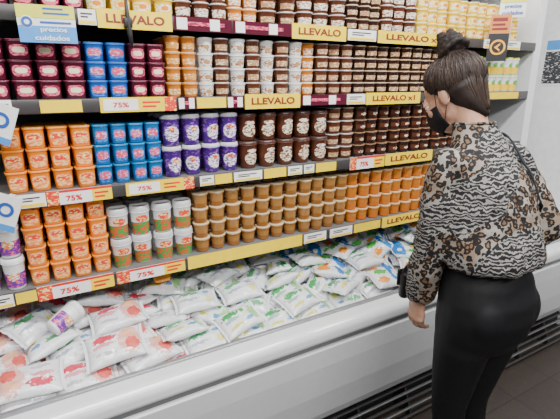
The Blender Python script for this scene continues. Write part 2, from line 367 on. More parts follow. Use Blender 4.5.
for (p, fd, out) in NAILS:
    sd_ = fd.cross(out).normalized()
    nm = Matrix((( sd_.x, fd.x, out.x, p.x), (sd_.y, fd.y, out.y, p.y), (sd_.z, fd.z, out.z, p.z), (0,0,0,1)))
    obj('fingernail', G().ell((0,0,0), (.0042,.0058,.0016), nm, seg=10, rows=6).mesh('nail', M['nail']), per)
for s in (-1, 1):
    o = obj('eye', G().ell((s*.031,.0770,-.001), (.0120,.010,.0070), HM).mesh('eye', M['eye_white']), per)
    obj('iris', G().ell((s*.031,.0850,-.003), (.0055,.0030,.0048), HM).mesh('iris', M['iris']), o)
    pts = [HM @ Vector((s*(.014 + .012*k), .0905 - .0022*k*k, .0225 + .003*math.sin(k))) for k in range(4)]
    obj('eyebrow', G().limb(pts, [.0028,.0034,.003,.0015], seg=8).mesh('brow', M['hair']), per)
    pts = [HM @ Vector((s*(.020 + .0075*k), .0900 - .0012*k*k, .0020 + .002*math.sin(k*1.0))) for k in range(4)]
    obj('eyelash', G().limb(pts, [.0012,.0018,.0018,.001], seg=6).mesh('lash', M['hair']), per)
# hair: one remeshed volume (cap, swept-up nape), grooved towards the bun, thin at the hairline
hl = [(-.15,-.060),(-.085,-.046),(-.06,-.036),(-.03,-.022),(.0,.004),(.02,.030),(.05,.048),(.075,.058),(.095,.065),(.14,.080)]
def hy(z):
    for (z0,y0),(z1,y1) in zip(hl, hl[1:]):
        if z0 <= z <= z1: return y0 + (y1-y0)*(z-z0)/(z1-z0)
    return -.09 if z < 0 else .09
bc = Vector((0,-.066,.136))
c = Vector((0,-.018,.031)); rr = (.0840,.108,.0905)
ax = (bc - c).normalized(); a1 = ax.orthogonal().normalized(); a2 = ax.cross(a1)
def groove(d):
    th = math.acos(max(-1, min(1, d.dot(ax)))); ph = math.atan2(d.dot(a2), d.dot(a1))
    return (noise.noise(Vector((math.cos(ph)*8, math.sin(ph)*8, th*.8))) * .0028 + noise.noise(Vector((math.cos(ph)*20, math.sin(ph)*20, th*1.2 + 5))) * .0022) * min(1, th*1.5)
def hair_scale(p, d):
    s_ = max(0, min(1, (hy(p.z) - p.y) / .045)); s_ = s_*s_*(3-2*s_)
    return .912 + .088*s_
rows_, seg = 84, 120; vv = []; ff = []
def hp(i, j):
    t = math.pi*i/rows_ - math.pi/2; a = 2*math.pi*j/seg
    p = c + Vector((rr[0]*math.cos(t)*math.cos(a), rr[1]*math.cos(t)*math.sin(a), rr[2]*math.sin(t)))
    q = p - c; d = q.normalized()
    return c + q * hair_scale(p, d) + d * groove(d)
for i in range(rows_+1):
    for j in range(seg): vv.append(hp(i, j))
for i in range(rows_):
    for j in range(seg):
        q = (i*seg+j, i*seg+(j+1)%seg, (i+1)*seg+(j+1)%seg, (i+1)*seg+j)
        m_ = sum((vv[k] for k in q), Vector()) / 4
        if m_.y < hy(m_.z) + .006*noise.noise(Vector((m_.x*120, 3, m_.z*120))): ff.append(q)
hair_me = G().add([HM @ p for p in vv], ff).mesh('hair', M['hair'], fix=False)
hair = obj('hair', hair_me, per); sd = hair.modifiers.new('thick', 'SOLIDIFY'); sd.thickness = .003; sd.offset = -1
# nape: hair drawn up from the back of the neck, tapering to a point
g = G(); rings = []
for z, cy_, rx_, ry_ in ((.0,-.040,.078,.076),(-.02,-.042,.073,.064),(-.04,-.046,.066,.053),(-.06,-.049,.058,.043),(-.08,-.053,.046,.033),(-.098,-.057,.032,.023),(-.112,-.060,.017,.014),(-.120,-.062,.006,.007)):
    rings.append([HM @ Vector((rx_*math.cos(2*math.pi*j/36)*(1 + .03*noise.noise(Vector((j*.9, z*8, 1)))), cy_ + ry_*math.sin(2*math.pi*j/36)*(1 + .05*noise.noise(Vector((j*.9, z*8, 4)))), z)) for j in range(36)])
g.loft(rings); obj('nape_hair', g.mesh('nape', M['hair']), hair)
g = G()
for q in range(340):
    ph = random.uniform(0, 2*math.pi); th0 = random.uniform(.30, 1.2); th1 = th0 + random.uniform(.4, 1.4); pts = []
    for k in range(9):
        th = th0 + (th1 - th0)*k/8; pk = ph + .10*math.sin(th*2 + q)
        d = ax*math.cos(th) + (a1*math.cos(pk) + a2*math.sin(pk))*math.sin(th)
        r_ = 1/math.sqrt((d.x/rr[0])**2 + (d.y/rr[1])**2 + (d.z/rr[2])**2); p = c + d*r_
        if p.z < -.02 or p.y > hy(p.z) + .006: break
        pts.append(c + (p - c)*hair_scale(p, d)*(1.006 + .014*(q % 6 == 0)) + d*groove(d))
    if len(pts) > 2: g.limb([HM @ p for p in pts], [.0006] + [random.uniform(.0008,.0014)]*(len(pts)-2) + [.0004], seg=5)
for q in range(46):
    u_ = random.uniform(-1, 1); pts = []
    for z, cy_, rx_, ry_ in ((.0,-.040,.078,.076),(-.03,-.044,.070,.058),(-.06,-.049,.058,.043),(-.085,-.054,.042,.030),(-.105,-.058,.026,.019)):
        a = R(-90 + 80*u_); pts.append(HM @ Vector((rx_*1.02*math.cos(a), cy_ + ry_*1.02*math.sin(a), z + .012*u_*u_)))
    g.limb(pts, [.0006,.0012,.0012,.001,.0005], seg=5)
obj('hair_strands', g.mesh('strands', M['hair_strand']), hair)
g = G(); g.ell(bc, (.045,.045,.040), HM); g.ell(bc - Vector((0,-.012,.032)), (.036,.036,.026), HM)
for k in range(4):
    pts = [HM @ (bc + Vector(((.041 - .008*k)*math.cos(a), (.041 - .008*k)*math.sin(a), -.014 + .017*k + .006*math.sin(2*a + k)))) for a in [2*math.pi*q/18 + k*1.3 for q in range(18)]]
    g.limb(pts, [.004] + [.0115]*16 + [.004], seg=10)
bun = remeshed(g, 'hair_bun', M['hair'], .0030, 3)
for v in bun.vertices: v.co += v.normal * .003 * noise.noise(v.co * 80)
obj('hair_bun', bun, hair)
g = G()
for q in range(44):
    a = random.uniform(0, 6.28); p0 = bc + Vector((.040*math.cos(a), .040*math.sin(a), random.uniform(-.03, .03)))
    d = Vector((math.cos(a), math.sin(a), random.uniform(-.4, .6))) * random.uniform(.010, .020)
    g.limb([HM @ p0, HM @ (p0 + d*.6), HM @ (p0 + d + Vector((0,0,-.004)))], [.0009,.0007,.0004], seg=5)
obj('loose_strands', g.mesh('strands', M['hair']), hair)
# mask
vv = []; ff = []; na, nz_ = 24, 10
for i in range(nz_+1):
    f_ = i/nz_; z = -.104 + f_*.094
    for j in range(na+1):
        a = R(-80 + 160*j/na)
        tz = 1 - .32*max(0, (-.06 - z)/.045)
        bul = .030*max(0, math.cos(a))**6*(1 - abs(f_-.62)*1.1)
        vv.append(Vector((.0675*tz*math.sin(a), .022 + (.068*(1 - .18*max(0,(-.07-z)/.034)))*math.cos(a) + bul, z + .012*(abs(math.sin(a))**2)*(1-f_) - .010*(abs(math.sin(a))**2)*f_)))
for i in range(nz_):
    for j in range(na): q = i*(na+1)+j; ff.append((q, q+1, q+na+2, q+na+1))
mask = obj('face_mask', G().add([HM @ p for p in vv], ff).mesh('mask', M['mask'], fix=False), per); sd = mask.modifiers.new('t', 'SOLIDIFY'); sd.thickness = .002; sd.offset = 1
for s in (-1, 1):
    obj('ear_loop', G().limb(catmull([HM @ Vector(p) for p in ((s*.066,.034,-.022),(s*.079,.008,.020),(s*.082,-.022,.012),(s*.080,-.022,-.018),(s*.071,.0,-.038),(s*.062,.032,-.075))], 5), [.0014]*26, seg=6).mesh('loop', M['mask']), mask)
# leggings
g = G()
g.loft([tring(*a) for a in ((.78,0,-.005,.154,.112),(.83,0,-.014,.170,.128),(.89,0,-.019,.175,.134),(.95,0,-.016,.172,.132),(1.01,0,-.006,.158,.122),(1.07,0,.010,.140,.106),(1.13,0,.024,.130,.096),(1.16,0,.030,.128,.096))])
for s in (-1, 1):
    g.limb([(s*.081,-.012,.90),(s*.079,-.008,.78),(s*.070,.010,.64),(s*.061,.022,.50),(s*.058,.015,.42),(s*.057,.0,.34),(s*.057,-.018,.24),(s*.058,-.02,.13),(s*.058,-.02,.10)], [.086,.089,.074,.058,.055,.055,.048,.039,.038], seg=20)
    g.ell((s*.075,-.076,.905), (.079,.063,.092))
lg = remeshed(g, 'leggings', M['leggings'], .007, 7)
for v in lg.vertices:
    n = noise.noise(Vector((v.co.x*8, v.co.y*8, v.co.z*34))); v.co += v.normal * n * .0010
obj('leggings', lg, per)
for s in (-1, 1):
    g = G().limb([(0,-.085,.05),(0,-.06,.055),(0,-.02,.062),(0,.05,.052),(s*.008,.11,.042),(s*.012,.155,.034)], [(.03,.03),(.037,.045),(.040,.05),(.044,.036),(.043,.028),(.028,.018)], u=(1,0,0), seg=18)
    sh = obj('shoe', remeshed(g, 'shoe', M['leather'], .006, 3), per, (s*.062, 0, 0))
    sole = [(-.032,-.09),(.032,-.09),(.038,-.03),(.040,.05),(.052,.11),(.040,.165),(.012,.178),(-.022,.16),(-.036,.10),(-.038,.03)]
    g = G().loft([[(x_*s, y_, z_) for x_, y_ in sole] for z_ in (.0, .012, .022)]); obj('sole', g.mesh('sole', M['white_p'], False), sh)
# blouse
g = G()
g.loft([tring(*a) for a in ((1.060,0,-.006,.166,.134),(1.08,0,-.005,.174,.141),(1.12,0,.002,.172,.140),(1.18,0,.018,.164,.134),(1.26,0,.040,.158,.126),(1.33,0,.052,.152,.108),(1.378,0,.066,.130,.083),(1.418,-.003,.080,.098,.070),(1.454,-.007,.098,.070,.064),(1.477,-.010,.108,.063,.060))])
for A, n in ((LA, 0), (RA, 1)):
    s, e, w = (Vector(A[k]) for k in ('sh','el','wr'))
    g.ell(s + Vector((.014 if n == 0 else -.014, 0, -.008)), (.051,.054,.047))
    g.limb(catmull([s + Vector(((.012 if n == 0 else -.012),0,.000)), s.lerp(e,.25), s.lerp(e,.7), e, e.lerp(w,.35), e.lerp(w,.8), e.lerp(w,1.0)], 4), [.045]*2 + [.048]*4 + [.051]*6 + [.051]*6 + [.049 - .002*q for q in range(7)], seg=20)
bl = remeshed(g, 'blouse', M['leopard'], .0065, 8)
for v in bl.vertices:
    p = v.co
    n = noise.noise(Vector((p.x*9, p.y*9, p.z*4 + p.x*4))) * .012 + noise.noise(Vector((p.x*22 + 3, p.y*22, p.z*9))) * .010 + noise.noise(Vector((p.x*40, p.y*40 + p.z*26, p.z*12))) * .005
    k = 1.0 if p.z < 1.34 else max(.08, 1 - (p.z - 1.34)/.06)
    v.co += v.normal * (n * k + .003)
bl.update()
blouse = obj('blouse', bl, per)
g = G()
pts = [Vector((-.010 + .060*math.cos(a), .108 + .058*math.sin(a), 1.477 + .005*math.sin(a + math.pi))) for a in [2*math.pi*q/24 for q in range(25)]]
g.limb(pts, [.005]*25, seg=10)
obj('neckline', g.mesh('neckline', M['leopard']), blouse)
# handbag: strap from the right shoulder down under the right arm and round the front
bag = thing('handbag', 'small black handbag with thin dark shoulder strap on the woman in leopard blouse', 'handbag', (PX, PY, 0), (0, 0, PROT))
obj('bag_body', G().box(-.166, -.080, .178, .212, .868, .968, bev=.012).mesh('bag', M['leather']), bag)
obj('flap', G().box(-.168, -.078, .209, .218, .912, .972, bev=.004).mesh('flap', M['leather']), bag)
obj('clasp', G().box(-.131, -.116, .217, .222, .918, .936, bev=.002).mesh('clasp', M['steel']), bag)
bvh = BVHTree.FromPolygons([v.co.copy() for v in bl.vertices], [tuple(p.vertices) for p in bl.polygons])
path = catmull([(-.088,.197,.964),(.02,.205,1.02),(.10,.19,1.10),(.150,.10,1.17),(.145,-.03,1.20),(.105,-.085,1.25),(.078,-.06,1.31),(.062,-.02,1.37),(.060,.04,1.42),(.062,.10,1.41),(.050,.16,1.34),(-.01,.185,1.22),(-.09,.20,1.06),(-.158,.197,.964)], 8)
for _ in range(3):
    sp = []
    for i, p in enumerate(path):
        if 4 < i < len(path) - 5:
            loc, nrm, _d, dist = bvh.find_nearest(p); p = loc + nrm * .008
        sp.append(p)
    path = [sp[0]] + [(sp[i-1] + sp[i]*2 + sp[i+1]) / 4 for i in range(1, len(sp)-1)] + [sp[-1]]
for i, p in enumerate(path):
    loc, nrm, _d, dist = bvh.find_nearest(p)
    if (p - loc).dot(nrm) < .006: path[i] = loc + nrm * .006
g = G(); rings = []
for i, p in enumerate(path):
    t_ = (path[min(i+1, len(path)-1)] - path[max(i-1, 0)]).normalized(); loc, nrm, _, _ = bvh.find_nearest(p)
    sd_ = t_.cross(nrm).normalized(); up = sd_.cross(t_)
    rings.append([p + sd_*.0072*a + up*.0024*b for a, b in ((-1,-1),(1,-1),(1,1),(-1,1))])
g.loft(rings); obj('strap', g.mesh('strap', M['strap_dark'], False), bag)

for a_ in (('LLEVALO','text_dark'),('LLEVALO x1','text_dark'),('75%','text_red'),('precios','white_p'),('cuidados','white_p'),('precios','text_blue'),('cuidados','text_blue')): text_mesh(a_[0], M[a_[1]])

# ------------------------------------------------------------------ setting
XW = 2.92
struct('floor', G().box(-3, 5, -3, 3, -.1, 0).mesh('floor', M['floor'], False))
struct('ceiling', G().box(-3, 5, -3, 3, 3.0, 3.1).mesh('ceiling', M['ceil'], False))
struct('wall_back', G().box(-3, 5, 2.05, 2.15, 0, 3.0).mesh('wall_back', M['wall_white'], False))
struct('wall_right', G().box(XW, XW + .1, .9, 2.05, 0, 3.0).mesh('wall_right', M['wall_white'], False))

XL, XR = -.75, 2.42
YS = 1.45; XE = XW - .002
case = thing('refrigerated_display_case', 'long white open refrigerated dairy case with rounded low rim and dark kick grille', 'display case', (0,0,0))
def extrude(poly, x0, x1, m, name, smooth=False):
    g = G(); g.loft([[(x, y, z) for (y, z) in poly] for x in (x0, x1)]); return g.mesh(name, m, smooth)
def arc(cy, cz, r, a0, a1, n): return [(cy + r*math.cos(R(a0 + (a1-a0)*k/n)), cz + r*math.sin(R(a0 + (a1-a0)*k/n))) for k in range(n+1)]
sill = [(1.245,.60)] + arc(1.222,.664,.022,0,90,5) + arc(1.186,.652,.034,95,180,7) + arc(1.176,.636,.024,180,255,5) + [(1.19,.61)]
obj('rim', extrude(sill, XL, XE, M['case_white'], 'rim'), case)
obj('rim_groove', G().box(XL, XE, 1.174, 1.20, .588, .613).mesh('groove', M['case_grey'], False), case)
obj('rim_edge_trim', G().box(XL, XE, 1.228, 1.247, .676, .694, bev=.003).mesh('trim', M['trim_grey']), case)
panel = [(1.25,.59),(1.172,.59),(1.162,.58),(1.162,.50),(1.172,.36),(1.190,.24),(1.210,.19),(1.225,.176),(1.25,.176)]
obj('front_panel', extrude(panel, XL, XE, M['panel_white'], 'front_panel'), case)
obj('kick_plate', G().box(XL, XE, 1.285, 1.30, 0, .20).mesh('kick', M['kick_dark'], False), case)
for k in range(5):
    z = .018 + k * .032; y = 1.150 + k * .016
    obj('grille_slat', G().box(XL, XE, y, y + .014, z, z + .009, bev=.002).mesh('slat', M['steel' if k in (1, 3) else 'rail_dark']), case)
kb = G().add([(0,1.158,.01),(0,1.285,.01),(0,1.285,.16),(0,1.225,.16),(.01,1.158,.01),(.01,1.285,.01),(.01,1.285,.16),(.01,1.225,.16)], [(0,1,2,3),(7,6,5,4),(0,4,5,1),(1,5,6,2),(2,6,7,3),(3,7,4,0)]).mesh('grille_bracket', M['kick_dark'], False)
for i in range(12): obj('grille_bracket', kb, case, (XL + .05 + i * .3, 0, 0))
obj('well_deck', extrude([(1.245,.57),(1.245,.60),(1.90,.80),(1.90,.77)], XL, XR, M['deck_white'], 'deck'), case)
obj('back_panel', G().box(XL, XR, 1.90, 1.93, .18, 2.2).mesh('backp', M['back_panel'], False), case)
obj('base', G().box(XL, XE, 1.25, 1.93, .178, .57).mesh('base', M['case_grey'], False), case)
obj('end_cabinet', G().box(XR + .06, XE, 1.246, 1.93, .57, .70, bev=.01).mesh('endcab', M['case_white']), case)
obj('canopy', G().box(XL, XR + .06, 1.42, 1.93, 2.12, 2.24, bev=.01).mesh('canopy', M['case_white']), case)
obj('end_panel', extrude([(1.246,.57),(1.246,.68),(1.32,.75),(1.44,1.0),(1.46,1.9),(1.46,2.12),(1.93,2.12),(1.93,.57)], XR, XR + .06, M['case_white'], 'endp'), case)

ZC = {'A': 1.782, 'B': 1.530, 'C': 1.252, 'D': .940}
SNAME = {'A': 'top shelf', 'B': 'second shelf', 'C': 'third shelf', 'D': 'lowest shelf'}
for k, what in (('A','topmost visible grey case shelf holding brown and yellow dessert cups'),('B','grey case shelf second from top holding maroon, blue and caramel cups'),
                ('C','grey case shelf third from top holding orange, blue and purple cups'),('D','lowest grey case shelf holding orange and golden cups above the pouches')):
    t = thing('shelf', what, 'shelf', (0, YS, ZC[k]), group='display case shelves')
    obj('shelf_deck', G().box(XL, XR, .012, .448, .0, .019).mesh('deck', M['shelf_grey'], False), t)
    obj('price_rail', G().box(XL, XR, 0, .012, -.021, .021, bev=.003).mesh('rail', M['rail_dark']), t)
ZT = {k: z + .0195 for k, z in ZC.items()}

# ------------------------------------------------------------------ cups
def prof_r(prof, z):
    for (r0, z0), (r1, z1) in zip(prof, prof[1:]):
        if z0 <= z <= z1: return r0 + (r1 - r0) * (z - z0) / max(1e-6, z1 - z0)
    return prof[-1][0]
def sup(a, e):
    c, s = math.cos(a), math.sin(a)
    return math.copysign(abs(c) ** (2/e), c), math.copysign(abs(s) ** (2/e), s)
def ringz(r, z, e, seg): return [(r * sup(2*math.pi*j/seg, e)[0], r * sup(2*math.pi*j/seg, e)[1], z) for j in range(seg)]
def band(g, prof, e, a, z0, z1, off, mi=0, n=12):
    v = []; f = []
    for i in range(n + 1):
        an = R(-90 - a + 2 * a * i / n); c, s = sup(an, e)
        for z in (z0, z1): r = prof_r(prof, z) + off; v.append((r*c, r*s, z))
    for i in range(n): f.append((2*i, 2*i+2, 2*i+3, 2*i+1))
    g.add(v, f, mi)
def oval(g, prof, e, a0, zc, ra, rz, off, mi=0, n=14):
    def P(an, z): c, s = sup(R(-90 + an), e); r = prof_r(prof, z) + off; return (r*c, r*s, z)
    v = [P(a0, zc)]; f = []
    for k in (.5, 1):
        for j in range(n): t = 2*math.pi*j/n; v.append(P(a0 + ra*k*math.cos(t), zc + rz*k*math.sin(t)))
    for j in range(n):
        k = (j+1) % n; f.append((0, 1+j, 1+k)); f.append((1+j, 1+n+j, 1+n+k, 1+k))
    g.add(v, f, mi)

def cup_proto(w, h, e, taper, body, lid, label=None, emblem=None, lid_h=.0025, seg=24, dome=False):
    r = w / 2 * .975; rb = r * taper; hb = h - lid_h - .0008
    prof = [(rb*.9, 0), (rb, .003), (rb + (r*.92-rb)*.6, hb*.55), (r*.92, hb-.006), (r*.93, hb-.0055), (r, hb-.0038), (r, hb)]
    def body_g(g, mi=0, sg=seg): g.loft([ringz(a, z, e, sg) for a, z in prof], True, mi)
    def lid_g(g, mi=0, sg=seg):
        if dome: rr = [(r*1.0, hb), (r*1.01, hb+.002), (r*.98, hb+lid_h*.55), (r*.93, hb+lid_h*.95), (r*.9, hb+lid_h), (r*.8, hb+lid_h), (r*.78, hb+lid_h-.002)]
        else: rr = [(r*.99, hb), (r*1.018, hb+.0006), (r*1.018, hb+lid_h*.8), (r*.96, hb+lid_h), (r*.9, hb+lid_h-.0005)]
        g.loft([ringz(a, z, e, sg) for a, z in rr], True, mi)
    def lab_g(g, mi=0):
        for L in (label or []):
            if L[0] == 'band': band(g, prof, e, L[1], L[2]*hb, L[3]*hb, .0009, mi)
            else: oval(g, prof, e, L[1], L[2]*hb, L[3], L[4]*hb, .0010, mi)
    def emb_g(g, mi=0):
        for L in (emblem or []): oval(g, prof, e, L[0], L[1]*hb, L[2], L[3]*hb, .0016, mi)
    parts = []
    g = G(); body_g(g); parts.append(('cup', g.mesh('cup', M[body]), None))
    g = G(); lid_g(g); parts.append(('lid', g.mesh('lid', M[lid]), None))
    lm, em = None, None
    if label: g = G(); lab_g(g); lm = label[0][-1]; parts.append(('label', g.mesh('label', M[lm], fix=False), None))
    if emblem: g = G(); emb_g(g); em = emblem[0][-1]; parts.append(('emblem', g.mesh('emblem', M[em], fix=False), 2 if label else 0))
    g = G(); body_g(g, 0, 16); lid_g(g, 1, 16); ms = [M[body], M[lid]]
    if label: lab_g(g, 2); ms.append(M[lm])
    if emblem: emb_g(g, len(ms)); ms.append(M[em])
    merged = g.mesh('cup', ms, fix=False)
    back = G(); body_g(back, 0, 10); lid_g(back, 1, 10)
    return dict(parts=parts, merged=merged, back=back, mats=(body, lid), w=w, h=h)

PR = {
 'orange': cup_proto(.066, .066, 4.5, .84, 'orange', 'orange_foil', [('oval', 0, .46, 40, .32, 'pr_orange')], [(0, .58, 20, .12, 'pr_red')]),
 'maroon': cup_proto(.062, .056, 4.5, .84, 'maroon', 'maroon_foil', [('oval', 0, .48, 36, .30, 'pr_pink')], [(0, .50, 14, .15, 'cream')]),
 'blue': cup_proto(.062, .056, 4.5, .84, 'blue', 'blue_foil', [('oval', 0, .45, 42, .32, 'pr_blue')], [(0, .5, 26, .20, 'pr_pinkblue')]),
 'blue3': cup_proto(.062, .066, 4.5, .84, 'teal', 'teal_foil', [('oval', 0, .45, 42, .32, 'pr_blue')], [(0, .5, 26, .20, 'pr_pinkblue')]),
 'amber': cup_proto(.068, .0495, 2.0, .78, 'amber', 'tan_foil', [('band', 66, .2, .62, 'pr_amber')], lid_h=.004),
 'ivory': cup_proto(.068, .0495, 2.0, .78, 'amber', 'silver_foil', [('band', 70, .14, .66, 'pr_whiteorange')], lid_h=.004),
 'white': cup_proto(.068, .0495, 2.0, .78, 'white_p', 'silver_foil', [('band', 78, .10, .66, 'pr_whitebrown')], [(0, .40, 26, .16, 'tan')], lid_h=.004),
 'cocoa': cup_proto(.068, .0495, 2.0, .78, 'cocoa', 'silver_foil', [('band', 66, .2, .62, 'pr_tan')], lid_h=.004),
 'cocoa3': cup_proto(.068, .056, 2.0, .78, 'cocoa', 'silver_foil', [('band', 66, .24, .62, 'pr_tan')], lid_h=.004),
 'dark': cup_proto(.066, .0495, 2.0, .80, 'dark_choc', 'tan_foil', [('band', 66, .25, .64, 'pr_tan')], lid_h=.004),
 'dark3': cup_proto(.066, .056, 2.0, .80, 'dark_choc', 'tan', [('band', 66, .3, .66, 'cocoa')], [(0, .47, 26, .12, 'pr_cream')]),
 'purple': cup_proto(.078, .110, 2.0, .76, 'pr_violet', 'clear_lid', [('oval', 0, .46, 54, .29, 'pr_white')], [(0, .62, 18, .08, 'pr_red')], lid_h=.014, dome=True),
 'choco': cup_proto(.076, .108, 2.0, .76, 'cocoa', 'dark_lid', [('oval', 0, .42, 52, .26, 'pr_cream')], [(0, .74, 34, .08, 'pr_whitebrown')], lid_h=.012, dome=True),
 'tall_white': cup_proto(.080, .110, 2.0, .78, 'white_p', 'clear_lid', [('band', 88, .05, .56, 'pr_multi')], [(0, .72, 40, .14, 'pr_red')], lid_h=.020, dome=True),
 'tall_purple': cup_proto(.076, .108, 2.0, .78, 'white_p', 'white_p', [('band', 88, .1, .62, 'pr_purple')], [(0, .5, 34, .16, 'pr_whiteorange')], lid_h=.014, dome=True),
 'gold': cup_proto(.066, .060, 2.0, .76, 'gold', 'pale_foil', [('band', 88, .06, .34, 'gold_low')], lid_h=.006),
 'deep': cup_proto(.066, .060, 2.0, .76, 'deep', 'tan_foil', [('band', 80, .08, .40, 'orange_deep')], lid_h=.006),
 'yellow': cup_proto(.068, .056, 2.0, .82, 'yellow', 'white_p', [('band', 72, .2, .72, 'pr_yellow')], [(0, .5, 24, .13, 'orange')]),
 'brown_a': cup_proto(.068, .056, 2.0, .78, 'cocoa', 'silver_foil', [('band', 72, .2, .68, 'pr_whitebrown')], lid_h=.004),
 'lime': cup_proto(.066, .088, 2.0, .86, 'white_p', 'lime_lid', [('band', 88, .08, .5, 'yellow')], [(0, .6, 35, .16, 'green')], lid_h=.008, dome=True),
}
DESC = {'orange': ('pudding_cup','orange square pudding cup'), 'maroon': ('pudding_cup','maroon square pudding cup'), 'blue': ('pudding_cup','blue square pudding cup'),
 'blue3': ('pudding_cup','blue square pudding cup'), 'amber': ('dessert_cup','caramel round dessert cup'), 'ivory': ('dessert_cup','orange and ivory dessert cup'), 'white': ('dessert_cup','white round dessert cup'),
 'cocoa': ('dessert_cup','cocoa brown dessert cup'), 'cocoa3': ('dessert_cup','cocoa brown dessert cup'), 'dark': ('dessert_cup','dark chocolate dessert cup'),
 'dark3': ('dessert_cup','dark chocolate dessert cup'), 'purple': ('yogurt_cup','purple lidded yogurt cup'), 'choco': ('yogurt_cup','tall chocolate yogurt cup'),
 'tall_white': ('yogurt_cup','tall white lidded yogurt cup'), 'tall_purple': ('yogurt_cup','white and purple yogurt cup'), 'gold': ('flan_cup','golden flan cup'),
 'deep': ('flan_cup','deep orange flan cup'), 'yellow': ('dessert_cup','yellow round dessert cup'), 'brown_a': ('dessert_cup','brown silver-topped dessert cup'), 'lime': ('yogurt_cup','yellow and green yogurt cup')}
SIMPLE = {'dark', 'dark3', 'yellow', 'brown_a', 'lime', 'cocoa3', 'deep'}
backs = {k: (G(), []) for k in 'ABCD'}
COUNT = {}
def place_cup(kind, loc, rot, label, group, sc=1):
    nm, _ = DESC[kind]; p = PR[kind]
    if kind in SIMPLE:
        o = obj(nm, p['merged'], None, loc, rot, (sc, sc, 1)); return tagp(o, label, 'cup', group)
    t = thing(nm, label, 'cup', loc, rot, group); t.scale = (sc, sc, 1); done = []
    for pn, me, par in p['parts']:
        done.append(obj(pn, me, t if par is None else done[par]))
    return t
def block(shelf, px0, px1, kind, layers):
    zt = ZT[shelf]; p = PR[kind]; nm, de = DESC[kind]
    w = p['w'] + .001; yf = YS + .018
    x0 = x_at(px0, yf, zt + .04); x1 = x_at(px1, yf, zt + .04)
    n = max(1, round((x1 - x0) / w)); pitch = (x1 - x0) / n; sc = min(1.14, pitch / w)
    for i in range(n):
        COUNT[(shelf, de)] = COUNT.get((shelf, de), 0) + 1; col = ORD[COUNT[(shelf, de)]]
        jy = random.uniform(0, .010)
        for l in range(layers):
            lay = 'bottom' if l == 0 else ('top' if l == layers - 1 else ORD[l + 1])
            lab = f'{de}, {lay} layer, {col} such column from the left, {SNAME[shelf]}'
            x = x0 + (i + .5) * pitch + random.uniform(-.0012, .0012); y = yf + p['w'] * sc / 2 + jy + random.uniform(-.004, .004)
            place_cup(kind, (x, y, zt + l * p['h']), (0, 0, R(random.uniform(-4, 4) if PR[kind]['w'] < .07 else random.uniform(-14, 14))), lab, f'{de}s on the {SNAME[shelf]}', sc * .985)
        bg, ms = backs[shelf]
        for row in (1, 2):
            for l in range(layers):
                x = x0 + (i + .5) * pitch; y = yf + .016 + (row + .5) * (p['w'] * sc + .004)
                o = len(bg.v); pb = p['back']; idx = []
                for mk in p['mats']:
                    if mk not in ms: ms.append(mk)
                    idx.append(ms.index(mk))
                bg.v += [(vx * sc * .98 + x, vy * sc * .98 + y, vz + zt + l * p['h']) for vx, vy, vz in pb.v]
                bg.f += [tuple(q + o for q in f) for f in pb.f]; bg.mi += [idx[q] for q in pb.mi]

block('A', -20, 85, 'maroon', 3); block('A', 85, 176, 'yellow', 3); block('A', 176, 230, 'brown_a', 3); block('A', 230, 262, 'ivory', 4); block('A', 262, 300, 'cocoa', 4); block('A', 300, 350, 'brown_a', 3); block('A', 350, 385, 'dark', 4); block('A', 385, 420, 'brown_a', 3); block('A', 420, 522, 'yellow', 3)
block('B', -18, 88, 'maroon', 3); block('B', 88, 131, 'blue', 3); block('B', 131, 168, 'maroon', 3)
block('B', 168, 201, 'amber', 4); block('B', 201, 217, 'white', 4); block('B', 217, 233, 'cocoa', 4); block('B', 233, 249, 'white', 4); block('B', 249, 264, 'cocoa', 4); block('B', 264, 278, 'white', 4); block('B', 278, 292, 'cocoa', 4); block('B', 292, 305, 'white', 4); block('B', 305, 318, 'ivory', 4)
block('B', 318, 356, 'cocoa', 4); block('B', 356, 470, 'dark', 4); block('B', 476, 520, 'lime', 2)
block('C', 4, 97, 'orange', 3); block('C', 97, 165, 'blue3', 3); block('C', 165, 243, 'purple', 2); block('C', 243, 331, 'choco', 2); block('C', 331, 357, 'cocoa3', 4); block('C', 357, 470, 'dark3', 4)
block('D', -26, 28, 'tall_purple', 2); block('D', 29, 113, 'orange', 4); block('D', 113, 197, 'tall_white', 2); block('D', 197, 350, 'gold', 4); block('D', 350, 450, 'deep', 4)
for k, (bg, ms) in backs.items():
    o = obj('cup_rows', bg.mesh('cup_rows', [M[q] for q in ms], fix=False))
    o['kind'] = 'stuff'; tagp(o, f'rows of cups further back behind the front row on the {SNAME[k]}', 'cups')

